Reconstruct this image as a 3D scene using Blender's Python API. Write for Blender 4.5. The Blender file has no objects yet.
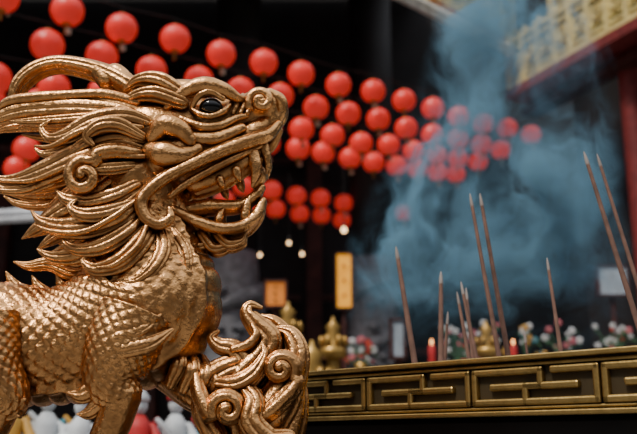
import bpy, math, random
import numpy as np
from mathutils import Vector
random.seed(4); np.random.seed(4)
ZC=1.25; TH=math.radians(14.4); C=math.cos(TH); S=math.sin(TH); F=885.0
def site(px,py,Y):
    u=(px-318.5)/F; v=(217-py)/F; k=Y/(C-v*S)
    return np.array([u*k,Y,ZC+(S+v*C)*k])
# ---------------------------------------------------------------- materials
def newmat(name):
    m=bpy.data.materials.new(name); m.use_nodes=True
    return m,m.node_tree.nodes,m.node_tree.links,m.node_tree.nodes['Principled BSDF']
def mat(name,col,rough=.6,metal=0,emit=0,ecol=None,var=0.25,scale=8,bump=0.1):
    m,n,l,b=newmat(name)
    t=n.new('ShaderNodeTexCoord'); ns=n.new('ShaderNodeTexNoise'); ns.inputs['Scale'].default_value=scale
    ns.inputs['Detail'].default_value=5
    l.new(t.outputs['Object'],ns.inputs['Vector'])
    r=n.new('ShaderNodeValToRGB')
    r.color_ramp.elements[0].position=.3; r.color_ramp.elements[1].position=.7
    r.color_ramp.elements[0].color=(*[c*(1-var) for c in col],1)
    r.color_ramp.elements[1].color=(*[min(1,c*(1+var)) for c in col],1)
    l.new(ns.outputs['Fac'],r.inputs['Fac']); l.new(r.outputs['Color'],b.inputs['Base Color'])
    b.inputs['Roughness'].default_value=rough; b.inputs['Metallic'].default_value=metal
    if bump:
        bp=n.new('ShaderNodeBump'); bp.inputs['Strength'].default_value=bump; bp.inputs['Distance'].default_value=.01
        l.new(ns.outputs['Fac'],bp.inputs['Height']); l.new(bp.outputs['Normal'],b.inputs['Normal'])
    if emit:
        b.inputs['Emission Color'].default_value=(*(ecol or col),1); b.inputs['Emission Strength'].default_value=emit
    return m
def goldmat(name,light,dark,rough=.3,fine=110,dist=.018,bumpd=.003):
    # worn gilding with brown patina; AO also paints crevice shade into the colour
    m,n,l,b=newmat(name)
    t=n.new('ShaderNodeTexCoord')
    g=n.new('ShaderNodeNewGeometry')
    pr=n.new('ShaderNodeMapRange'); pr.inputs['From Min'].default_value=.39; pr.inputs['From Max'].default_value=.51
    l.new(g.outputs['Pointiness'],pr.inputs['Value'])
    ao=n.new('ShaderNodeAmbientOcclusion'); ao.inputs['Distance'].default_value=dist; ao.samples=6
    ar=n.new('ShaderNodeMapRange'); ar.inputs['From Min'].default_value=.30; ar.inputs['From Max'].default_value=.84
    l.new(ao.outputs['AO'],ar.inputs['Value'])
    ns=n.new('ShaderNodeTexNoise'); ns.inputs['Scale'].default_value=18; ns.inputs['Detail'].default_value=8; ns.inputs['Roughness'].default_value=.65
    l.new(t.outputs['Object'],ns.inputs['Vector'])
    nr=n.new('ShaderNodeMapRange'); nr.inputs['From Min'].default_value=.38; nr.inputs['From Max'].default_value=.60
    nr.inputs['To Min'].default_value=.52; nr.inputs['To Max'].default_value=1
    l.new(ns.outputs['Fac'],nr.inputs['Value'])
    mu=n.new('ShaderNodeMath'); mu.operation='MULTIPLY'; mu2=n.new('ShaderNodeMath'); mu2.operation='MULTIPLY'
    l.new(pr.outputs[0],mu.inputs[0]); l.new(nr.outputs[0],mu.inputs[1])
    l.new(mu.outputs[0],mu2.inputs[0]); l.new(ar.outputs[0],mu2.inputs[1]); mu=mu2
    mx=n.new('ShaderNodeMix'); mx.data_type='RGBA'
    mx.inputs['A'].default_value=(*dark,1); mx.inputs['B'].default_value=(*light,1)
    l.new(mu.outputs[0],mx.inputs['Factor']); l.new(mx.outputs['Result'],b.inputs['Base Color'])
    b.inputs['Metallic'].default_value=1
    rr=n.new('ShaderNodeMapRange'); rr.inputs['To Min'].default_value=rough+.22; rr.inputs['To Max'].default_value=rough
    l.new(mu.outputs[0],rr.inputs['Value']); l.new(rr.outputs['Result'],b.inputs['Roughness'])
    n2=n.new('ShaderNodeTexNoise'); n2.inputs['Scale'].default_value=fine; n2.inputs['Detail'].default_value=5
    l.new(t.outputs['Object'],n2.inputs['Vector'])
    bp=n.new('ShaderNodeBump'); bp.inputs['Strength'].default_value=.65; bp.inputs['Distance'].default_value=bumpd
    l.new(n2.outputs['Fac'],bp.inputs['Height']); l.new(bp.outputs['Normal'],b.inputs['Normal'])
    return m
M={}
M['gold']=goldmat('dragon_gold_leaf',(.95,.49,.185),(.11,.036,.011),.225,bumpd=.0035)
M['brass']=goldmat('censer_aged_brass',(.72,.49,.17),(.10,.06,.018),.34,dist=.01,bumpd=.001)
M['brassdark']=mat('censer_recess_dark',(.06,.042,.018),.6,.5)  # darker brown tone for the rim band wall behind the fret bars
M['bronze']=mat('dark_bronze',(.012,.010,.009),.5,.4)
M['eye']=mat('eye_black_glass',(.004,.004,.004),.04,0,bump=0)
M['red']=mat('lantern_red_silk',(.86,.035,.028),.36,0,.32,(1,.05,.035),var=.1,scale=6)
M['lcap']=mat('lantern_cap_gold',(.45,.27,.07),.4,.7)
M['tag']=mat('paper_tag',(.7,.55,.42),.8)
M['wire']=mat('wire_black',(.02,.02,.02),.6)
M['dark']=mat('smoked_dark_timber',(.010,.008,.009),.7,var=.5,scale=1.5)
M['dark2']=mat('smoked_red_timber',(.06,.014,.010),.6,var=.5,scale=3)
M['stone']=mat('carved_stone_dark',(.17,.18,.20),.7,var=.4)
M['floor']=mat('granite_paving',(.16,.15,.14),.7,var=.2,scale=5)
M['stick']=mat('incense_stick_brown',(.17,.09,.065),.8,var=.3,scale=40)
M['ashtip']=mat('incense_burnt_tip',(.30,.26,.24),.9)
M['ash']=mat('incense_ash',(.4,.38,.36),.95)
M['cream']=mat('balcony_gilded_cream',(.86,.70,.30),.5,.1)
M['creamback']=mat('balcony_panel_green_cream',(.24,.24,.13),.7)
M['tile']=mat('eave_tile_grey',(.62,.62,.58),.6)
M['beam']=mat('beam_dark_red',(.20,.03,.03),.6)
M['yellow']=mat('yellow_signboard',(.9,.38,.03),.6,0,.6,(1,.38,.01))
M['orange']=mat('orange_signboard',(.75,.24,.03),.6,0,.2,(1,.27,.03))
M['bulb']=mat('warm_bulb',(1,.7,.4),.3,0,5,(1,.62,.3),bump=0)
M['flame']=mat('candle_flame',(1,.5,.2),.3,0,4.0,(1,.4,.12),bump=0)
M['white']=mat('white_paint',(.65,.68,.72),.6)
M['grey']=mat('weathered_board_grey',(.34,.40,.46),.7)
M['pink']=mat('petal_pink',(.55,.14,.18),.6); M['wpet']=mat('petal_white',(.6,.64,.66),.6)
M['rpet']=mat('petal_red',(.5,.02,.02),.6); M['ypet']=mat('petal_yellow',(.55,.30,.05),.6)
M['green']=mat('leaf_green',(.05,.14,.06),.6); M['teal']=mat('ornament_teal',(.05,.26,.32),.5)
M['cloth']=mat('red_altar_cloth',(.12,.02,.02),.8)
# ---------------------------------------------------------------- mesh builder
def catmull(P,sub):
    P=np.array(P,float); out=[]
    Q=np.vstack([2*P[0]-P[1],P,2*P[-1]-P[-2]])
    for i in range(1,len(Q)-2):
        p0,p1,p2,p3=Q[i-1:i+3]
        for k in range(sub):
            t=k/sub
            out.append(.5*((2*p1)+(-p0+p2)*t+(2*p0-5*p1+4*p2-p3)*t*t+(-p0+3*p1-3*p2+p3)*t**3))
    out.append(Q[-2]); return np.array(out)
class MB:
    def __init__(s): s.v=[];s.f=[];s.m=[];s.n=0
    def add(s,V,Fc,m=0):
        V=np.asarray(V,float).reshape(-1,3)
        s.v.append(V); s.f+= [tuple(int(a)+s.n for a in f) for f in Fc]
        s.m+=[m]*len(Fc); s.n+=len(V)
    def grid(s,G,m=0,cap=True):
        R,K,_=G.shape
        Fc=[]
        for i in range(R-1):
            for j in range(K):
                a=i*K+j;b=i*K+(j+1)%K
                Fc.append((a,b,b+K,a+K))
        V=G.reshape(-1,3)
        if cap:
            V=np.vstack([V,G[0].mean(0),G[-1].mean(0)])
            n=R*K
            for j in range(K):
                Fc.append((n,(j+1)%K,j)); Fc.append((n+1,(R-1)*K+j,(R-1)*K+(j+1)%K))
        s.add(V,Fc,m)
    def tube(s,pts,rad,seg=12,m=0,flat=1.0,up=(0,1,0),gk=0,ga=0,capround=True):
        pts=np.array(pts,float); rad=np.array(rad,float)
        T=np.gradient(pts,axis=0); T/= (np.linalg.norm(T,axis=1)[:,None]+1e-9)
        if capround:
            a=np.array([1.0,.8,.5,.25])*math.pi/2*.98
            pre=np.array([pts[0]-T[0]*rad[0]*math.sin(x) for x in a]); prer=rad[0]*np.cos(a)
            a2=a[::-1]
            po=np.array([pts[-1]+T[-1]*rad[-1]*math.sin(x) for x in a2]); por=rad[-1]*np.cos(a2)
            pts=np.vstack([pre,pts,po]); rad=np.concatenate([prer,rad,por])
            T=np.vstack([np.repeat(T[:1],4,0),T,np.repeat(T[-1:],4,0)])
        up=np.array(up,float)
        B=up[None]-(T@up)[:,None]*T; B/= (np.linalg.norm(B,axis=1)[:,None]+1e-9)
        N=np.cross(T,B)
        ph=np.linspace(0,2*math.pi,seg,endpoint=False)
        if gk: mod=1-ga*2*(1-np.abs(np.cos(gk*ph/2)))**2.2
        else: mod=np.ones(seg)
        G=pts[:,None]+rad[:,None,None]*mod[None,:,None]*(N[:,None]*np.cos(ph)[None,:,None]+flat*B[:,None]*np.sin(ph)[None,:,None])
        s.grid(G,m)
    def ell(s,c,r,seg=20,rings=12,m=0):
        th=np.linspace(.02,math.pi-.02,rings); ph=np.linspace(0,2*math.pi,seg,endpoint=False)
        G=np.zeros((rings,seg,3))
        G[:,:,0]=c[0]+r[0]*np.sin(th)[:,None]*np.cos(ph); G[:,:,1]=c[1]+r[1]*np.sin(th)[:,None]*np.sin(ph)
        G[:,:,2]=c[2]-r[2]*np.cos(th)[:,None]
        s.grid(G,m)
    def box(s,c,sz,m=0,ax=None):
        c=np.array(c,float); A=np.eye(3) if ax is None else np.array(ax,float)
        V=[c+A[0]*sz[0]/2*i+A[1]*sz[1]/2*j+A[2]*sz[2]/2*k for i in(-1,1) for j in(-1,1) for k in(-1,1)]
        s.add(V,[(0,1,3,2),(4,6,7,5),(0,4,5,1),(2,3,7,6),(0,2,6,4),(1,5,7,3)],m)
    def lathe(s,c,prof,seg=24,m=0):
        ph=np.linspace(0,2*math.pi,seg,endpoint=False)
        G=np.array([[ [c[0]+r*math.cos(p),c[1]+r*math.sin(p),c[2]+z] for p in ph] for r,z in prof])
        s.grid(G,m)
    def build(s,name,mats,smooth=True,parent=None,bevel=0):
        me=bpy.data.meshes.new(name)
        me.from_pydata(np.vstack(s.v).tolist(),[],s.f); 
        for x in mats: me.materials.append(x)
        me.polygons.foreach_set('material_index',s.m)
        import bmesh
        bm=bmesh.new(); bm.from_mesh(me); bmesh.ops.recalc_face_normals(bm,faces=bm.faces); bm.to_mesh(me); bm.free()
        if smooth: me.polygons.foreach_set('use_smooth',[True]*len(me.polygons))
        o=bpy.data.objects.new(name,me); bpy.context.scene.collection.objects.link(o)
        if parent: o.parent=parent
        if bevel:
            b=o.modifiers.new('b','BEVEL'); b.width=bevel; b.segments=2; b.limit_method='ANGLE'
        return o
def empty(name):
    o=bpy.data.objects.new(name,None); bpy.context.scene.collection.objects.link(o); return o
# ---------------------------------------------------------------- DRAGON
D=1.75; PX=.00203
dragon=empty('golden_dragon_statue')
def P(px,py,dy=0): return site(px,py,D)+np.array([0,dy*PX,0])
def st(mb,pts,flat=1.0,gk=0,ga=0.1,seg=20,sub=9,mirror=False,m=0,dyk=0):
    """pts: (px,py,dy,r)"""
    for sg in ((1,-1) if mirror else (1,)):
        Q=[list(P(a,b,c*sg))+[r*PX] for a,b,c,r in pts]
        cc=catmull(Q,sub)
        mb.tube(cc[:,:3],np.maximum(cc[:,3],.0005),seg=seg,flat=flat,gk=gk,ga=ga,m=m)
def spiral(mb,cx,cy,dy,R,turns,a0,dr,r0,r1,tail=None,mirror=True,flat=1,gk=0,ga=.1):
    n=int(turns*9)+2; pts=[]
    for i in range(n):
        t=i/(n-1); a=math.radians(a0)+dr*t*turns*2*math.pi; rr=R*(1-t*.85)
        pts.append((cx+rr*math.cos(a),cy-rr*math.sin(a),dy-6*t,r0+(r1-r0)*t))
    if tail: pts=list(tail)+pts
    st(mb,pts,flat=flat,gk=gk,ga=ga,mirror=mirror,sub=4,seg=24)
# --- head core (remeshed to one casting)
h=MB()
st(h,[(120,165,0,34),(150,140,0,42),(185,130,0,34),(215,122,0,26),(245,115,0,20),(266,112,0,15)],flat=.9,seg=24)
st(h,[(175,155,0,30),(205,152,0,22),(235,143,0,18),(258,132,0,15),(270,122,0,11)],flat=1.15,seg=24)
st(h,[(140,185,0,40),(160,205,0,30),(188,222,0,14),(215,231,0,9),(238,231,0,8),(254,220,0,6)],flat=1.1,seg=24)
st(h,[(170,165,-22,24),(185,160,-26,18)],mirror=True)
st(h,[(258,107,-8,15),(268,108,-8,13)],mirror=True)
st(h,[(140,100,-6,14),(165,96,-10,13),(190,95,-12,12)],mirror=True)
st(h,[(246,102,0,9),(262,97,0,9),(276,103,0,7)])
st(h,[(272,112,0,11),(274,124,0,9),(268,136,0,6)],flat=1.6)
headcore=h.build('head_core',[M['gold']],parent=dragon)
rm=headcore.modifiers.new('r','REMESH'); rm.mode='VOXEL'; rm.voxel_size=.0028; rm.use_smooth_shade=True
sm=headcore.modifiers.new('s','SMOOTH'); sm.factor=.5; sm.iterations=6
# --- head details
h=MB()
G=dict(gk=5,ga=.20,seg=60)
st(h,[(172,118,-30,4),(190,104,-34,7),(208,98,-34,9),(226,101,-30,8),(240,106,-22,5),(250,104,-14,4)],mirror=True,flat=.9)
st(h,[(196,118,-31,2.5),(203,109,-35,3.5),(214,105,-36,3.5),(226,110,-32,3)],mirror=True)
st(h,[(196,120,-30,2.5),(204,126,-34,3),(215,128,-34,3),(226,122,-30,3),(232,114,-26,2)],mirror=True)
st(h,[(186,130,-32,4),(205,138,-33,5),(222,136,-29,5),(238,126,-22,4),(248,122,-18,3)],mirror=True)
st(h,[(186,104,-30,8),(164,92,-28,10),(143,90,-24,7),(128,98,-20,2)],mirror=True,**G)
st(h,[(186,114,-32,8),(160,106,-32,9),(138,108,-28,6),(124,118,-24,2)],mirror=True,**G)
for a,b in ((150,90),(168,87),(186,86),(204,89)): st(h,[(a-4,b+6,0,8),(a+3,b+3,0,8)],flat=1.3)
for k in range(4):
    x=236+k*7
    st(h,[(x,97-k,-2,2.5),(x-3,108,-17,3),(x-8,120,-20,2.5)],mirror=True)
spiral(h,262,109,-19,12,1.3,200,-1,5.5,4,mirror=True)
st(h,[(262,110,-20,7),(264,110,-24,4)],mirror=True)
st(h,[(270,98,-12,6),(280,104,-10,7),(282,114,-8,6),(277,124,-8,5)],mirror=True)
st(h,[(160,150,-40,8),(172,140,-44,11),(186,144,-44,10),(196,154,-42,6)],mirror=True,flat=.8)
st(h,[(158,164,-40,10),(172,168,-45,13),(188,168,-42,9),(202,160,-36,6)],mirror=True,flat=.8)
st(h,[(196,150,-36,6),(220,148,-30,7),(244,136,-24,5)],mirror=True,flat=.8)
st(h,[(278,128,-10,5),(268,141,-18,7),(250,149,-24,7.5),(226,160,-31,7),(200,174,-38,6.5),(176,188,-44,6.5),(158,202,-46,6.5),(150,214,-47,6.5),(154,228,-47,6),(166,235,-46,6),(177,230,-46,5),(177,221,-46,3)],mirror=True,gk=4,ga=.06,seg=32)
st(h,[(262,150,-14,3),(240,163,-22,4),(214,178,-28,4),(190,194,-34,4),(176,206,-36,3)],mirror=True)
st(h,[(196,188,-14,9),(222,178,-14,9),(246,164,-12,8),(262,152,-8,6)],mirror=True,flat=.8)
for a,b,l,r in ((222,185,9,4.5),(238,176,11,5),):
    st(h,[(a,b,-20,r),(a+2,b+l*.6,-20,r*.8),(a+4,b+l,-19,.8)],mirror=True,seg=12)
st(h,[(254,158,-14,7),(257,174,-15,6),(253,191,-15,1)],mirror=True,seg=16)
st(h,[(264,150,-10,6),(268,164,-10,4),(267,176,-10,1)],mirror=True,seg=12)
st(h,[(257,168,0,5),(262,176,0,6),(256,186,0,4)],flat=1.6)
for a,b,l in ((220,223,11),(246,219,20)):
    st(h,[(a,b,-12,5),(a+2,b-l*.6,-12,3.8),(a+5,b-l,-12,.8)],mirror=True,seg=12)
st(h,[(186,212,0,10),(208,208,0,9),(228,208,0,8),(242,206,0,7),(254,198,0,6),(262,188,0,4)],flat=1.5)
st(h,[(178,216,-22,5),(200,227,-22,6),(224,233,-19,6),(244,229,-14,6),(257,217,-8,6),(263,202,-4,4)],mirror=True)
for a,b,c,d in ((188,234,206,248),(204,237,224,250),(220,237,238,246),(176,228,192,246)):
    st(h,[(a,b,-8,7),((a+c)/2,d,-9,6),(c+4,d-3,-8,4),(c+8,d-11,-8,1)],mirror=True,gk=5,ga=.14,seg=40)
# horns (set close together along the crown)
st(h,[(160,106,-12,12),(134,91,-11,11.5),(112,78,-9,10),(86,69,-8,8.5),(58,65,-7,7.5),(35,72,-7,7.5),(20,86,-7,7),(14,102,-7,5)],mirror=True,gk=6,ga=.08,seg=40)
st(h,[(108,84,-10,9),(98,73,-9,8),(90,71,-8,5)],mirror=True)
st(h,[(128,84,-10,9),(118,74,-8,8),(110,71,-8,4)],mirror=True)
# long ear
st(h,[(152,128,-24,9),(124,120,-26,12),(92,116,-24,13),(58,115,-20,13),(28,116,-16,12),(4,121,-12,9),(-8,128,-10,4),(-12,132,-10,1)],mirror=True,flat=.6,gk=7,ga=.10,seg=72)
st(h,[(142,112,-28,5),(112,105,-30,5),(76,105,-28,5),(40,106,-24,5.5),(14,108,-18,5),(0,116,-14,2)],mirror=True,flat=.8)
st(h,[(136,130,-36,5),(100,130,-34,6),(66,131,-30,6),(34,130,-24,4),(16,128,-20,1)],mirror=True,**G)
locks=[
 [(160,136,-32,6),(134,132,-41,11),(104,138,-44,12),(78,150,-42,9),(60,150,-38,5),(52,140,-36,3),(60,134,-38,1)],
 [(152,152,-34,7),(124,150,-42,9),(98,158,-44,8),(78,170,-42,6),(58,172,-38,1)],
 [(152,164,-34,8),(126,160,-40,11),(92,168,-40,14),(58,182,-36,13),(28,188,-28,8),(4,186,-24,4),(-12,177,-22,1)],
 [(60,190,-34,7),(34,198,-30,6),(10,197,-26,4),(-4,190,-24,1)],
 [(144,196,-38,7),(124,208,-44,9),(100,214,-44,9),(78,210,-40,6),(66,200,-38,1)],
 [(150,204,-36,8),(130,226,-42,12),(102,236,-42,13),(72,236,-36,10),(50,228,-30,5),(40,218,-28,1)],
 [(152,222,-34,6),(136,242,-43,9),(112,256,-45,9),(88,258,-40,6),(74,250,-36,3),(78,242,-38,1)],
 [(110,250,-36,10),(84,262,-32,9),(60,262,-26,6),(44,254,-22,1)],
 [(158,232,-34,7),(150,252,-45,10),(132,272,-50,10),(108,278,-46,7),(94,270,-42,3),(98,264,-42,1)],
 [(166,238,-36,6),(170,258,-42,8),(162,278,-50,7),(146,290,-52,4),(134,288,-52,1)],
 [(176,238,-28,6),(188,256,-33,7),(192,276,-37,5),(186,292,-38,1)],
 [(124,140,-30,7),(98,150,-32,10),(74,160,-30,8),(52,162,-26,4),(42,156,-24,1)],
 [(120,186,-30,9),(92,206,-28,12),(64,222,-26,10),(42,236,-24,6),(30,244,-24,1)],
 [(140,178,-40,6),(122,182,-46,7),(104,184,-50,6)],
 [(150,150,-42,5),(130,142,-50,8),(112,144,-54,8),(100,154,-54,5),(106,162,-54,2)],
 [(140,216,-46,5),(118,226,-52,8),(98,228,-54,7),(84,220,-50,4),(90,212,-50,1)],
]
for L in locks: st(h,L,mirror=True,flat=.7,**G)
for L in ([(150,142,-44,2.5),(118,142,-53,3),(92,150,-54,3),(66,162,-50,2.5),(48,160,-44,1)],
          [(146,212,-46,2.5),(122,232,-53,3),(96,244,-52,3),(66,242,-46,2.5),(46,234,-38,1)],
          [(152,170,-44,2.5),(116,172,-50,3),(80,182,-50,3),(44,192,-40,2.5),(12,190,-32,1)],
          [(156,236,-46,2.5),(148,258,-55,3),(128,276,-58,2.5),(110,278,-54,1)]): st(h,L,mirror=True,seg=14)
cl=[[(110,160,0,30),(72,174,0,18),(25,188,0,8),(-5,188,0,2)],[(115,190,0,32),(75,205,0,20),(45,226,0,10),(34,236,0,2)],
    [(115,225,0,30),(85,244,0,16),(56,256,0,7),(40,252,0,2)],[(130,125,0,24),(90,122,0,12),(50,124,0,8),(20,128,0,2)],
    [(110,262,0,14),(80,272,0,12),(52,264,0,8),(30,266,0,5),(14,262,0,1)]]
for L in cl: st(h,L,flat=1.1,gk=12,ga=.1,seg=72)
spiral(h,98,192,-52,17,1.3,60,1,7.5,4.5,tail=[(146,166,-42,6),(126,166,-49,8),(110,170,-51,8)],gk=4,ga=.1)
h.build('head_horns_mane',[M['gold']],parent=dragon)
h=MB()
for sg in(-1,1):
    c=P(214,117,sg*26); h.ell(c,[12*PX,11*PX,10*PX],m=0)
h.build('eyes',[M['eye']],parent=dragon)
# --- scaled body
def scaled(name,path,flat,sc=6.4,amp=3.2,bands=True,step=1.1,seg=300,plate=.80):
    Q=[list(P(a,b,c))+[r] for a,b,c,r in path]
    cc=catmull(Q,40)
    d=np.concatenate([[0],np.cumsum(np.linalg.norm(np.diff(cc[:,:3],axis=0),axis=1))])/PX
    n=int(d[-1]/step); sN=np.linspace(0,d[-1],n)
    cc=np.stack([np.interp(sN,d,cc[:,k]) for k in range(4)],1)
    pts=cc[:,:3]; rad=cc[:,3]
    T=np.gradient(pts,axis=0); 
    for _ in range(20): T[1:-1]=(T[:-2]+T[1:-1]*2+T[2:])/4
    T/=np.linalg.norm(T,axis=1)[:,None]
    up=np.array([0,1.,0]); B=up-(T@up)[:,None]*T; B/=np.linalg.norm(B,axis=1)[:,None]; N=np.cross(T,B)
    ph=np.linspace(0,2*math.pi,seg,endpoint=False)
    rm_=np.mean(rad); nj=int(2*math.pi*rm_/ (sc*1.9)); 
    A=(sN/sc)[:,None]*np.ones(seg)[None]; Bq=(ph/(2*math.pi)*nj)[None]*np.ones(n)[:,None]
    A=A+.25*np.sin(Bq*.7)+.2*np.sin(A*.45+Bq*.3)
    H=np.full(A.shape,-.1); done=np.zeros(A.shape,bool)
    ai=np.floor(A)
    for k in (-2,-1,0,1):
        i=ai+k; off=.5*(i%2)
        j=np.round(Bq-off)+off
        da=(A-i)/1.75; db=(Bq-j)/.62
        ins=(da>-.2)&(da**2*np.where(da>0,1,0)+db**2<1)&~done
        rr=np.sqrt(np.clip(da,0,9)**2+db**2)
        hh=.25+.75*np.clip(da,0,1)-.25*db**2 - .25*np.clip((rr-.85)/.15,0,1)+.12*np.cos(np.clip(db*7,-9,9))*np.clip(da,0,1)
        H[ins]=hh[ins]; done|=ins
    if bands:
        vent=np.cos(ph)[None]*np.ones(n)[:,None]
        bd=np.abs(np.sin(sN/ (sc*1.5)*math.pi/1.3))[:,None]**.5*np.ones(seg)[None]*1.3
        w=np.clip((vent-plate)/.04,0,1); H=H*(1-w)+bd*w
        edge=np.exp(-((vent-plate)/.035)**2)*1.4; H=H+edge
    R=(rad[:,None]+amp*H)*PX
    Gd=pts[:,None]+R[:,:,None]*(N[:,None]*np.cos(ph)[None,:,None]+flat*B[:,None]*np.sin(ph)[None,:,None])
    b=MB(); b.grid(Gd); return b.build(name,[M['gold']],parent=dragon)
scaled('scaled_body',[(140,185,0,38),(142,225,0,46),(146,262,0,57),(147,304,0,70),(106,332,0,63),(55,345,0,54),(0,344,0,58),(-60,346,0,58),(-130,362,0,46),(-190,400,0,34),(-220,450,0,26)],.78)
scaled('front_leg_thigh',[(144,318,-34,36),(130,352,-38,33),(122,384,-40,25),(130,404,-40,19)],.85,bands=False,sc=5.5,seg=160)
scaled('hind_leg_thigh',[(-10,335,-38,42),(2,372,-42,34),(18,400,-42,22),(14,414,-42,18)],.85,bands=False,sc=5.5,seg=160)
h=MB()
def paw(x,y,dy,s=1,right=1):
    for k in (-1,0,1):
        st(h,[(x,y,dy,12*s),(x+right*14,y+3,dy+k*12,8*s),(x+right*26,y+10,dy+k*18,6*s),(x+right*34,y+20,dy+k*19,1)],seg=14)
st(h,[(130,398,-40,19),(124,420,-40,17),(114,446,-40,16),(108,476,-40,17)],gk=7,ga=.05,seg=36); paw(110,480,-40)
st(h,[(16,408,-42,18),(8,430,-42,15),(-6,452,-42,15),(-8,476,-42,16)],gk=7,ga=.05,seg=36); paw(-6,480,-42)
st(h,[(-60,350,40,44),(-50,392,42,28),(-66,430,42,17),(-70,476,42,16)]); paw(-68,480,42)
for L in ([(114,386,-48,9),(96,398,-48,8),(82,396,-46,2)],[(118,400,-48,9),(102,414,-46,7),(90,416,-46,1)],
          [(12,396,-50,9),(28,406,-50,8),(42,402,-50,1)],[(4,404,-50,9),(24,416,-50,7),(36,418,-50,1)],
          [(140,356,-62,9),(162,350,-58,8),(180,336,-48,2)],[(134,344,-64,7),(156,336,-60,6),(170,322,-52,1)]): st(h,L,gk=5,ga=.14,seg=40,flat=.6)
for a,b,c,d in ((76,296,56,274),(52,300,32,276),(28,298,6,272),(4,296,-20,268),(-24,296,-48,268),(-50,296,-74,270),(-80,302,-104,278),(-110,315,-134,292)):
    st(h,[(a,b,0,9),((a+c)/2-2,(b+d)/2+2,0,7),(c,d,0,1)],flat=.45,gk=6,ga=.12,seg=36)
GF=dict(gk=6,ga=.13,seg=48)
st(h,[(150,340,20,36),(176,368,10,27),(200,388,-2,24),(228,400,-4,26),(252,416,-4,30),(262,450,0,34),(262,480,0,40)],gk=10,ga=.05,seg=60)
for k in range(5):
    x=176+k*13; y=350+k*5
    st(h,[(x,y,-6,6),(x+7,y+16,-26,8),(x-2,y+36,-22,6)],flat=.7,**GF)
st(h,[(206,384,-14,15),(228,372,-18,14),(244,364,-18,12),(236,352,-18,10),(222,348,-18,8),(214,340,-18,5),(220,334,-18,2)],**GF)
st(h,[(236,404,-10,20),(244,380,-16,17),(262,360,-16,15),(270,342,-16,13),(258,328,-16,11),(249,316,-16,8),(252,308,-16,5),(262,310,-16,2)],**GF)
st(h,[(260,400,4,20),(276,372,4,17),(286,350,4,13),(282,334,4,11),(272,322,4,8),(262,316,4,3)],**GF)
st(h,[(264,424,-14,24),(282,398,-16,20),(294,372,-16,15),(297,352,-14,12),(290,336,-12,9),(278,330,-12,3)],**GF)
st(h,[(276,446,0,26),(290,416,0,18),(296,392,0,12),(296,374,0,6)],**GF)
spiral(h,282,372,-32,15,1.4,330,1,7.5,5,mirror=False,tail=[(248,426,-32,7),(268,416,-34,9),(286,400,-34,9),(297,386,-33,8)],gk=4,ga=.1)
spiral(h,232,412,-36,17,1.2,200,-1,8.5,6,mirror=False,tail=[(200,378,-26,6),(204,396,-32,8)],gk=4,ga=.1)
st(h,[(244,386,-28,7),(256,402,-36,10),(254,422,-40,12),(270,440,-40,12),(288,440,-36,10)],**GF)
st(h,[(216,384,-24,6),(238,386,-32,9),(256,376,-34,8),(266,358,-32,4),(264,346,-30,1)],**GF)
st(h,[(204,396,-18,9),(206,414,-20,11),(220,440,-20,12)],**GF)
st(h,[(236,352,-26,4),(250,348,-28,5),(258,338,-28,4),(254,328,-26,2)])
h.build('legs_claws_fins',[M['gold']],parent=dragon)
h=MB()
zf=P(100,486,0)[2]-.065
h.box((-.45,D,zf-.03),(1.25,.42,.06)); h.box((-.45,D,zf-.09),(1.15,.34,.06)); h.box((-.45,D,(zf-.12)/2),(1.0,.28,zf-.12)); h.box((-.45,D,.05),(1.2,.36,.10))
h.build('dragon_pedestal',[M['bronze']],smooth=False,bevel=.01)
# ---------------------------------------------------------------- CENSER
cen=empty('incense_censer')
L0=np.array([-.02,2.05,0]); ex=np.array([.716,-.698,0]); ex/=np.linalg.norm(ex); ey=np.array([-ex[1],ex[0],0]); ez=np.array([0,0,1.])
L0=L0-ex*.10
AX=[ex,ey,ez]; LEN=1.7; DEP=1.0
def cb(mb,x,y,z,sx,sy,sz,m=0): mb.box(L0+ex*x+ey*y+ez*(ZC+z),(sx,sy,sz),m,AX)
r=MB()
zt,zb=.161,.050
for (x,y,sx,sy) in ((LEN/2,.03,LEN,.04),(LEN/2,DEP-.03,LEN,.04),(.03,DEP/2,.04,DEP-.03),(LEN-.03,DEP/2,.04,DEP-.03)):
    cb(r,x,y,(zt+zb)/2,sx,sy,zt-zb,1)
for (z,pr,t) in ((zt-.005,.022,.010),(zt-.017,.010,.007),(zb+.005,.016,.010),(zb+.015,.008,.006)):
    cb(r,LEN/2,.03-pr/2,z,LEN+.03,.04+pr,t); cb(r,LEN/2,DEP-.03+pr/2,z,LEN+.03,.04+pr,t)
    cb(r,.03-pr/2,DEP/2,z,.04+pr,DEP,t); cb(r,LEN-.03+pr/2,DEP/2,z,.04+pr,DEP,t)
r.build('rim_band',[M['brass'],M['brassdark']],smooth=False,parent=cen,bevel=.0025)
f=MB()
h0=zb+.026; h1=zt-.029; hh=h1-h0; W=.27; bw=.0135
def bar(x0,z0,x1,z1):
    cx=(x0+x1)/2; cz=(z0+z1)/2
    cb(f,cx,.006,cz,abs(x1-x0)+bw,.016,abs(z1-z0)+bw)
path=[(.03,.0),(.03,1.0),(.56,1.0),(.56,.5),(.18,.5)]
def seg_(a,b,c,d,i):
    xa=min(LEN-.02,i*W+a*W); xc=min(LEN-.02,i*W+c*W)
    if abs(xa-xc)<1e-6 and abs(a-c)>1e-6: return
    bar(xa,h0+b*hh,xc,h0+d*hh)
for i in range(int(LEN/W)+1):
    for flip in (0,1):
        q=[(x,z) if not flip else (1.0-x,1-z) for x,z in path]
        for (a,b),(c,d) in zip(q[:-1],q[1:]): seg_(a,b,c,d,i)
    seg_(.42,0,.03,0,i); seg_(.66,1,.97,1,i)
f.build('fret_relief',[M['brass']],smooth=False,parent=cen,bevel=.004)
b=MB()
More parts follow.
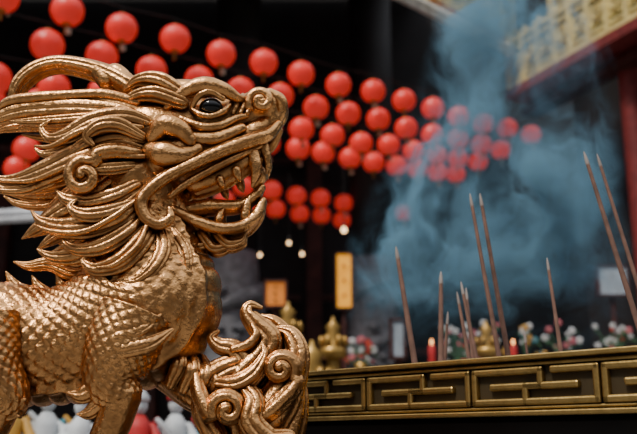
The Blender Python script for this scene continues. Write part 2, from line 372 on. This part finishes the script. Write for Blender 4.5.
cb(b,LEN/2,DEP/2,.005,LEN-.06,DEP-.06,.09); cb(b,LEN/2,DEP/2,-.30,LEN-.16,DEP-.16,.56)
cb(b,LEN/2,DEP/2,-.60,LEN-.04,DEP-.04,.06)
for x in(.12,LEN-.12):
    for y in(.12,DEP-.12): cb(b,x,y,-.62-.29,.14,.14,.66)
b.build('body',[M['bronze']],smooth=False,parent=cen,bevel=.01)
b=MB(); cb(b,LEN/2,DEP/2,.085,LEN-.1,DEP-.1,.07); b.build('ash_bed',[M['ash']],smooth=False,parent=cen)
sticks=[(396,247,415,364,2.15,2.12,6.6),(470,194,499,356,2.10,2.08,5.4),(480,194,508,354,2.16,2.14,5.8),(441,272,441,360,2.25,2.22,6.4),
(461,282,476,357,2.12,2.10,5.2),(457,292,469,358,2.2,2.18,4.8),(466,288,473,358,2.3,2.28,4.4),(547,258,561,352,2.05,2.02,5),
(584,152,640,330,1.95,1.92,6.4),(597,154,652,330,2.0,1.97,5.2),(448,312,445,360,2.3,2.3,4.4),(524,330,527,352,2.2,2.2,4),(588,166,637,318,2.1,2.07,4)]
for i,(a,b_,c,d,y0,y1,dm) in enumerate(sticks):
    s_=MB(); A=site(a,b_,y0); Bp=site(c,d,y1); dr=(A-Bp)/np.linalg.norm(A-Bp)
    Bp=Bp-dr*max(0,(Bp[2]-(ZC+.115))/max(.2,dr[2]))
    rr=dm/F*y0/2
    Q=A-dr*.03; Ls=np.linalg.norm(Q-Bp)
    s_.tube([Bp,Bp+(Q-Bp)*.5,Q],[rr,rr*.85,rr*.62],seg=10,up=(0,1,0))
    s_.tube([Q,A-dr*.012,A],[rr*.7,rr*.5,rr*.2],seg=10,m=1)
    s_.build('incense_stick',[M['stick'],M['ashtip']])
# ---------------------------------------------------------------- LANTERNS
def lantern(mb,c,dia):
    R=dia/2; seg=48; th=np.linspace(.28,math.pi-.28,16); ph=np.linspace(0,2*math.pi,seg,endpoint=False)
    rib=1-.035*np.abs(np.cos(8*ph))**3
    Gd=np.zeros((16,seg,3)); rr=R*np.sin(th)[:,None]**.85*rib[None]
    Gd[:,:,0]=c[0]+rr*np.cos(ph); Gd[:,:,1]=c[1]+rr*np.sin(ph); Gd[:,:,2]=c[2]-.92*R*np.cos(th)[:,None]
    mb.grid(Gd,0)
    mb.lathe((c[0],c[1],c[2]+.84*R),[(.30*R,0),(.34*R,.05*R),(.30*R,.12*R),(.05*R,.14*R)],12,1)
    mb.lathe((c[0],c[1],c[2]-.98*R),[(.05*R,0),(.28*R,.02*R),(.32*R,.1*R),(.28*R,.14*R)],12,1)
    mb.tube([(c[0],c[1],c[2]+.9*R),(c[0],c[1],c[2]+1.5*R)],[.02*R,.02*R],6,3,up=(0,1,0))
    mb.tube([(c[0],c[1],c[2]-.9*R),(c[0],c[1],c[2]-1.15*R),(c[0],c[1],c[2]-1.5*R)],[.03*R,.07*R,.10*R],8,1,up=(0,1,0),capround=False)
    if random.random()<.6:
        a=random.uniform(0,3)
        mb.box((c[0]+.03,c[1],c[2]-1.38*R),(.30*R,.02,.36*R),2,[[math.cos(a*.2),math.sin(a*.2),0],[-math.sin(a*.2),math.cos(a*.2),0],[0,0,1]])
rows=[(66,12,37,530,134,21.5,14,1),(47,44,37,502,149,21.5,14,0),(-4,76,37,479,163,21,15,0),(-12,98,36,455,174,20.5,16,0),
      (-20,140,30,404,214,18,15,0),(-30,160,29,342,220,18.5,13,0),(8,2,22,12.5,2.5,22,1,0)]
def dep(d): return .38*F/d
for (a,b_,d0,c,d,d1,n,pre) in rows:
    A=site(a,b_,dep(d0)); Bp=site(c,d,dep(d1)); mb=MB()
    rng=range(-2 if pre else 0,n)
    tops=[]
    for i in rng:
        t=i/max(1,(n-1)); p=A+(Bp-A)*t; p=p+np.array([random.uniform(-.02,.02),0,random.uniform(-.03,.03)])
        lantern(mb,p,.37); tops.append(p+np.array([0,0,.27]))
    if n>1:
        dirn=(Bp-A)/np.linalg.norm(Bp-A)
        mb.tube([tops[0]-dirn*1]+tops+[tops[-1]+dirn*.3],[.006]*(len(tops)+2),6,3,up=(0,1,0))
    mb.build('red_lantern_string',[M['red'],M['lcap'],M['tag'],M['wire']])
# ---------------------------------------------------------------- TEMPLE SHELL
def obox(name,c,s,m,ax=None,bevel=0):
    b=MB(); b.box(c,s,0,ax); return b.build(name,[m],smooth=False,bevel=bevel)
obox('floor',(0,6,-.05),(40,30,.1),M['floor'])
obox('wall_back',(0,20,6.8),(34,.3,13.6),M['dark'])
obox('wall_left',(-13,13.4,6),(.3,12.8,12),M['dark'])
obox('wall_right',(14,13.4,6),(.3,12.8,12),M['dark'])
obox('ceiling',(-4.75,15.6,12),(14.2,8.2,.3),M['dark'])
b=MB()
for k in range(6):
    y=12+k*1.1; b.box((-5,y,11.5-.1*k),(12,.25,.35))
b.build('ceiling_beams',[M['dark2']],smooth=False,bevel=.02)
b=MB()
for x in (-9,-5.5,-2,1.6):
    for z in (3.2,4.4,7.6): b.box((x,19.55,z),(3.2,.2,.12))
    b.box((x-1.7,19.6,4),(.35,.3,8))
b.build('hall_doors_lattice',[M['dark2']],smooth=False,bevel=.02)
def column(px,Y,rad=.35):
    p=site(px,300,Y); b=MB()
    b.lathe((p[0],p[1],0),[(rad*1.5,0),(rad*1.5,.25),(rad*1.15,.4),(rad,.5),(rad,4.4),(rad*.9,4.8)],28,0)
    b.lathe((p[0],p[1],4.8),[(rad*.9,0),(rad*.9,6.9)],28,1)
    pts=[];rr=[]
    for i in range(140):
        t=i/139; a=t*3.3*2*math.pi+px; R=rad*1.05
        pts.append((p[0]+R*math.cos(a),p[1]+R*math.sin(a),.6+t*3.7)); rr.append(.12*(1-.3*math.sin(a*2.3)))
    b.tube(pts,rr,10,0,up=(0,0,1))
    for i in range(90):
        a=random.uniform(0,6.28); z=random.uniform(.6,4.3); q=random.uniform(.05,.12)
        b.ell((p[0]+rad*1.1*math.cos(a),p[1]+rad*1.1*math.sin(a),z),(q,q,q*.7),8,6)
    b.build('carved_stone_column',[M['stone'],M['dark']])
column(232,16.6,.5); column(374,17.2,.5)
def sign(name,px0,py0,px1,py1,Y,m,fr=.02,marks=True):
    A=site((px0+px1)/2,(py0+py1)/2,Y); w=(px1-px0)/F*Y; hgt=(py1-py0)/F*Y
    b=MB(); b.box(A,(w,.06,hgt),0); 
    for sx in(-1,1): b.box(A+np.array([sx*w/2,0,0]),(fr,.09,hgt+.03),1)
    for sz in(-1,1): b.box(A+np.array([0,0,sz*hgt/2]),(w+.03,.09,fr),1)
    if marks:
        for k in range(3): b.box(A+np.array([0,-.035,(k-1)*hgt*.27]),(w*.10,.02,hgt*.06),1)
    b.tube([A+np.array([0,0.03,-hgt/2]),np.array([A[0],A[1]+.03,0])],[.03,.03],6,1,up=(0,1,0))
    b.build(name,[m,M['dark2']],smooth=False)
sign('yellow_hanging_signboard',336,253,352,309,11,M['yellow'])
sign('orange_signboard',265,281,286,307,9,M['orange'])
sign('grey_notice_board',597,266,627,296,9.5,M['grey'],marks=False)
sign('grey_notice_board',391,320,404,358,6.9,M['grey'],marks=False)
for (a,b_) in ((289,243),(344,230),(260,255),(302,254)):
    p=site(a,b_,12); b=MB(); q=.035 if a==344 else .022; b.ell(p,(q,q,q*1.2),12,8,0); b.lathe((p[0],p[1],p[2]+q),[(.015,0),(.02,.03),(.015,.07)],10,1)
    b.tube([p+np.array([0,0,.1]),p+np.array([0,0,1.0])],[.004,.004],5,1,up=(0,1,0))
    b.build('hanging_light_bulb',[M['bulb'],M['wire']])
# ---------------------------------------------------------------- BALCONY (upper right)
def balus(name,A,Bp,h,posts=8):
    A=np.array(A);Bp=np.array(Bp); d=Bp-A; d[2]=0; Ln=np.linalg.norm(d); e=d/Ln; n_=np.array([-e[1],e[0],0]); ax=[e,n_,ez]
    b=MB(); n=posts
    def bx(x,z,sx,sy,sz,m=0,off=0): b.box(A+e*x+n_*off+ez*z,(sx,sy,sz),m,ax)
    for z,t in ((0,.08),(.14*h,.04),(.80*h,.04),(h,.08)): bx(Ln/2,z,Ln,.16,t)
    bx(Ln/2,h/2,Ln,.04,h,1,0)
    for i in range(n+1):
        x=Ln*i/n; bx(x,h/2,.07,.2,h+.14); b.ell(A+e*x+ez*(h+.11),(.05,.05,.07),10,8)
        if i<n:
            w=Ln/n; m0=x+w/2
            for q in (.30,.66): bx(m0,q*h,w*.8,.10,.03)
            for k in(-.4,-.2,0,.2,.4): bx(m0+k*w,.48*h,.028,.10,.40*h)
            for sgn in (-1,1):
              pts=[]
              for q in range(24):
                a=q/23*4*math.pi; R=.17*h*(1-q/30)
                pts.append(A+e*(m0+R*math.cos(a))+ez*(.48*h+R*math.sin(a))+sgn*n_*.07)
              b.tube(pts,[.018]*24,6,0,up=n_)
    b.build(name,[M['cream'],M['creamback']],smooth=False)
A1=site(513,88,14); B1=site(637,20,11.44); d1=(B1-A1); d1[2]=0
B1=A1+d1*2.2
balus('balcony_balustrade',A1,B1,.80,16)
dn=d1/np.linalg.norm(d1); nn=np.array([-dn[1],dn[0],0])
U=A1+nn*1.0+ez*1.55
balus('balcony_balustrade',U,U+d1*2.2,.8,14)
balus('balcony_balustrade',site(430,-4,13.2),site(511,38,14.9),.8,6)
def slab(name,A,Bp,dz,sy,sz,m,off=0):
    d=Bp-A; d=d.copy(); d[2]=0; Ln=np.linalg.norm(d); e=d/Ln; n_=np.array([-e[1],e[0],0])
    obox(name,A+e*Ln/2+ez*dz+n_*off,(Ln,sy,sz),m,[e,n_,ez])
slab('balcony_beam',A1,B1,-.16,.5,.16,M['beam'],.1)
slab('balcony_beam',A1,B1,-.42,.3,.12,M['dark2'],.3)
slab('wing_wall',A1+nn*1.4,B1+nn*1.4,-A1[2]/2,.2,A1[2],M['dark'],0)
slab('wing_wall',A1+nn*1.4,B1+nn*1.4,3.2,.2,6.2,M['creamback'],0)
for t in (.75,1.25,1.8):
    p=A1+d1*t+nn*.5; b=MB(); b.lathe((p[0],p[1],0),[(.25,0),(.25,.2),(.17,.35),(.17,A1[2]-.5),(.24,A1[2]-.3)],20); b.build('wing_red_column',[M['beam']])
# tiled eave
b=MB(); E1=site(385,-16,11); E2=site(514,50,13.8); n=46
for i in range(n):
    p=E1+(E2-E1)*i/(n-1)
    b.tube([p,p+np.array([-.15,.25,.15])],[.05,.05],10,0,up=(0,0,1))
    b.ell(p+np.array([0,0,-.09]),(.045,.03,.07),8,6)
b.tube([E1+np.array([0,.05,.04]),E2+np.array([0,.05,.04])],[.05,.05],8,0,up=(0,0,1))
b.build('tiled_eave',[M['tile']])
# ---------------------------------------------------------------- OFFERING TABLE WITH FLOWERS
def table(name,x,y,w,d,z,m):
    b=MB(); b.box((x,y,z-.03),(w,d,.06)); b.box((x,y-d/2+.02,z-.2),(w*.98,.03,.3)); 
    for sx in(-1,1):
        for sy in(-1,1): b.box((x+sx*(w/2-.08),y+sy*(d/2-.08),z/2-.03),(.1,.1,z-.06))
    b.build(name,[m],smooth=False,bevel=.01)
def bouquet(name,x,y,z,n,spread,hgt,pal,ps=1.0):
    b=MB(); b.lathe((x,y,z),[(.05,0),(.09,.05),(.10,.10),(.05,.17),(.06,.2)],16,0)
    for i in range(n):
        a=random.uniform(0,6.28); r=spread*math.sqrt(random.random()); q=np.array([x+r*math.cos(a),y+r*math.sin(a),z+.2+hgt*random.random()])
        b.tube([(x,y,z+.16),((x+q[0])/2,(y+q[1])/2,z+.2+(q[2]-z-.2)*.6),q],[.004]*3,5,1,up=(.3,1,0))
        k=random.choice(pal); s=ps*random.uniform(.6,1.3)
        for j in range(5):
            t=j/5*6.28+i; b.ell(q+s*np.array([.022*math.cos(t),-.01,.022*math.sin(t)]),(.018*s,.010*s,.014*s),7,5,k)
        b.ell(q+np.array([0,-.012*s,0]),(.009*s,.009*s,.009*s),6,5,5)
        q2=q+np.array([random.uniform(-.07,.07),0,random.uniform(-.08,.03)])
        b.tube([q-np.array([0,0,.05]),(q+q2)/2+np.array([0,0,.01]),q2],[.004,.014,.002],6,1,up=(0,1,0),flat=.3)
    b.build(name,[M['lcap'],M['green'],M['pink'],M['wpet'],M['rpet'],M['ypet'],M['teal']])
table('offering_table',1.25,7.6,3.6,.9,ZC+.46,M['cloth'])
tz=ZC+.462
for i,x in enumerate((.36,1.20,1.40,1.75,2.08,2.5)): bouquet('flower_bouquet',x,7.55,tz,20,.17,.34 if i else .2,(2,3,3,4,2) if i!=3 else (3,5,6),.8)
for x in (.93,1.60):
    b=MB(); b.lathe((x,7.3,tz),[(.06,0),(.02,.04),(.03,.1),(.04,.14)],14,0); b.tube([(x,7.3,tz+.14),(x,7.3,tz+.30)],[.03,.03],10,1,up=(0,1,0))
    b.ell((x,7.3,tz+.35),(.012,.012,.025),8,6,2); b.build('red_altar_candle',[M['lcap'],M['rpet'],M['flame']])
# ceramic roof-figures style ornaments seen between the dragon's legs
table('offering_table',-1.05,4.6,2.0,.8,ZC-.24,M['cloth'])
def figurine(x,y,z,s,rob,trim):
    b=MB()
    b.lathe((x,y,z),[(.06*s,0),(.075*s,.02*s),(.065*s,.12*s),(.045*s,.20*s),(.055*s,.25*s),(.02*s,.30*s)],16,rob)
    b.ell((x,y,z+.335*s),(.03*s,.03*s,.036*s),12,8,3)
    b.lathe((x,y,z+.35*s),[(.034*s,0),(.038*s,.015*s),(.015*s,.045*s),(.004,.06*s)],12,trim)
    for sx in(-1,1):
        b.tube([(x+sx*.05*s,y,z+.25*s),(x+sx*.09*s,y-.02*s,z+.19*s),(x+sx*.03*s,y-.06*s,z+.16*s)],[.02*s,.026*s,.018*s],10,rob,up=(0,0,1))
        b.tube([(x+sx*.07*s,y,z+.28*s),(x+sx*.13*s,y,z+.22*s),(x+sx*.10*s,y,z+.10*s),(x+sx*.15*s,y,z+.02*s)],[.010*s,.014*s,.016*s,.004*s],8,trim,up=(0,1,0),flat=.4)
    b.build('ceramic_figurine',[M['lcap'],M['green'],M['pink'],M['wpet'],M['rpet'],M['ypet'],M['teal']])
for x,r_,t_ in ((-1.50,5,3),(-1.33,3,5),(-1.16,3,6),(-.86,4,3),(-.70,3,4),(-.56,6,4),(-.42,4,5)):
    figurine(x,4.45+random.uniform(-.1,.1),ZC-.238,random.uniform(1.1,1.45),r_,t_)
def finial(px,py,Y,s):
    p=site(px,py,Y); b=MB()
    b.lathe((p[0],p[1],p[2]-.3*s),[(.16*s,-.1*s),(.18*s,0),(.09*s,.05*s),(.13*s,.14*s),(.07*s,.22*s),(.10*s,.28*s),(.03*s,.34*s),(.01,.4*s)],18)
    b.tube([(p[0],p[1],p[2]-.35*s),(p[0],p[1],0)],[.05,.06],12,0,up=(0,1,0))
    for k in range(6):
        a=k/6*6.28; b.ell((p[0]+.14*s*math.cos(a),p[1]+.14*s*math.sin(a),p[2]-.2*s),(.04*s,.04*s,.07*s),8,6)
    b.build('gilded_altar_finial',[M['lcap']])
finial(288,310,6.2,.6); finial(333,325,6.4,.6); finial(312,352,6,.8); finial(486,328,6.2,.5)
b=MB(); A=site(-30,216,7); B_=site(42,212,7)
for i in range(14):
    p=A+(B_-A)*i/13; b.ell(p,(.035,.035,.045),10,8)
b.tube([A-ez*.05,B_-ez*.05],[.03,.03],8,0,up=(0,0,1)); b.tube([A-ez*.05,np.array([A[0],A[1],0])],[.04,.04],8,0,up=(0,1,0))
b.build('white_beaded_railing',[M['white']])
# ---------------------------------------------------------------- SMOKE
m=bpy.data.materials.new('incense_smoke_volume'); m.use_nodes=True; n=m.node_tree.nodes; l=m.node_tree.links
n.remove(n['Principled BSDF']); pv=n.new('ShaderNodeVolumePrincipled'); out=n['Material Output']; l.new(pv.outputs['Volume'],out.inputs['Volume'])
pv.inputs['Color'].default_value=(.36,.73,1.0,1); pv.inputs['Anisotropy'].default_value=.0
tc=n.new('ShaderNodeTexCoord')
def math_(op,a,b_=None,c=None,cl=False):
    q=n.new('ShaderNodeMath'); q.operation=op; q.use_clamp=cl
    for i,x in enumerate((a,b_,c)):
        if x is None: continue
        if isinstance(x,(int,float)): q.inputs[i].default_value=x
        else: l.new(x,q.inputs[i])
    return q.outputs[0]
sx=n.new('ShaderNodeSeparateXYZ'); l.new(tc.outputs['Object'],sx.inputs[0]); X,Yy,Z=sx.outputs
wn=n.new('ShaderNodeTexNoise'); wn.inputs['Scale'].default_value=2.4; wn.inputs['Detail'].default_value=3; l.new(tc.outputs['Object'],wn.inputs['Vector'])
wv=n.new('ShaderNodeVectorMath'); wv.operation='MULTIPLY_ADD'; l.new(wn.outputs['Color'],wv.inputs[0]); wv.inputs[1].default_value=(.9,.5,.6); l.new(tc.outputs['Object'],wv.inputs[2])
mp=n.new('ShaderNodeMapping'); mp.inputs['Scale'].default_value=(1.1,.4,.55); mp.inputs['Rotation'].default_value=(0,.45,0); mp.inputs['Location'].default_value=(.35,0,.2); l.new(wv.outputs[0],mp.inputs['Vector'])
ns=n.new('ShaderNodeTexNoise'); ns.inputs['Scale'].default_value=5.6; ns.inputs['Detail'].default_value=7; ns.inputs['Roughness'].default_value=.66; ns.inputs['Distortion'].default_value=1.1
l.new(mp.outputs[0],ns.inputs['Vector'])
fib=math_('MULTIPLY',math_('SUBTRACT',ns.outputs['Fac'],.46),4.8,cl=True)
fib=math_('POWER',fib,2.0)
ctr=math_('ADD',math_('MULTIPLY',math_('SINE',math_('MULTIPLY',Z,4.0)),.05),math_('MULTIPLY',Z,.04))
wd=math_('SUBTRACT',.44,math_('MULTIPLY',math_('ADD',Z,.3,cl=True),.22))
dx=math_('DIVIDE',math_('SUBTRACT',X,ctr),wd); dy=math_('DIVIDE',Yy,.30)
rad=math_('ADD',math_('MULTIPLY',dx,dx),math_('MULTIPLY',dy,dy))
mask=math_('POWER',math_('SUBTRACT',1.0,rad,cl=True),1.3)
# thick above the sticks, thinner at lantern height, gathering again under the eave
g1=math_('DIVIDE',math_('ADD',Z,.20),.26); g1=math_('EXPONENT',math_('MULTIPLY',math_('MULTIPLY',g1,g1),-1.0))
g2=math_('DIVIDE',math_('SUBTRACT',Z,.45),.16); g2=math_('MULTIPLY',math_('EXPONENT',math_('MULTIPLY',math_('MULTIPLY',g2,g2),-1.0)),.50)
zt_=math_('ADD',math_('ADD',g1,g2),.08); edge=math_('MULTIPLY',math_('MULTIPLY',math_('SUBTRACT',.67,Z),6.0,cl=True),math_('MULTIPLY',math_('ADD',Z,.64),4.0,cl=True))
base=math_('ADD',math_('MULTIPLY',fib,44.0),.2)
den=math_('MULTIPLY',math_('MULTIPLY',base,mask),math_('MULTIPLY',zt_,edge))
l.new(den,pv.inputs['Density'])
sc_=site(508,200,2.55)
b=MB(); b.box((0,0,0),(1.2,.62,1.36)); o=b.build('incense_smoke',[m],smooth=False); o.location=(sc_[0],2.60,ZC+.87)
# ---------------------------------------------------------------- LIGHT
w=bpy.data.worlds.new('sky'); bpy.context.scene.world=w; w.use_nodes=True; n=w.node_tree.nodes; l=w.node_tree.links
bg=n['Background']; bg.inputs['Strength'].default_value=.92
tc=n.new('ShaderNodeTexCoord'); sp=n.new('ShaderNodeSeparateXYZ'); l.new(tc.outputs['Generated'],sp.inputs[0])
rp=n.new('ShaderNodeValToRGB'); l.new(sp.outputs['Z'],rp.inputs['Fac'])
rp.color_ramp.elements[0].position=.15; rp.color_ramp.elements[0].color=(.05,.043,.04,1)
e=rp.color_ramp.elements.new(.40); e.color=(.26,.27,.30,1)
rp.color_ramp.elements[-1].position=.7; rp.color_ramp.elements[-1].color=(1.15,1.2,1.3,1)
l.new(rp.outputs['Color'],bg.inputs['Color'])
sd=bpy.data.lights.new('sun','SUN'); sd.energy=3.0; sd.angle=math.radians(10); sd.color=(1,.91,.80)
so=bpy.data.objects.new('sun',sd); bpy.context.scene.collection.objects.link(so)
so.rotation_euler=Vector((.42,.5,-.9)).to_track_quat('-Z','Y').to_euler()
# ---------------------------------------------------------------- CAMERA
cd=bpy.data.cameras.new('camera'); cd.lens=50; cd.sensor_width=36; co=bpy.data.objects.new('camera',cd); bpy.context.scene.collection.objects.link(co)
co.location=(0,0,ZC); co.rotation_euler=(math.radians(90)+TH,0,0); cd.clip_start=.05
cd.dof.use_dof=True; cd.dof.focus_distance=1.74; cd.dof.aperture_fstop=3.6
bpy.context.scene.camera=co
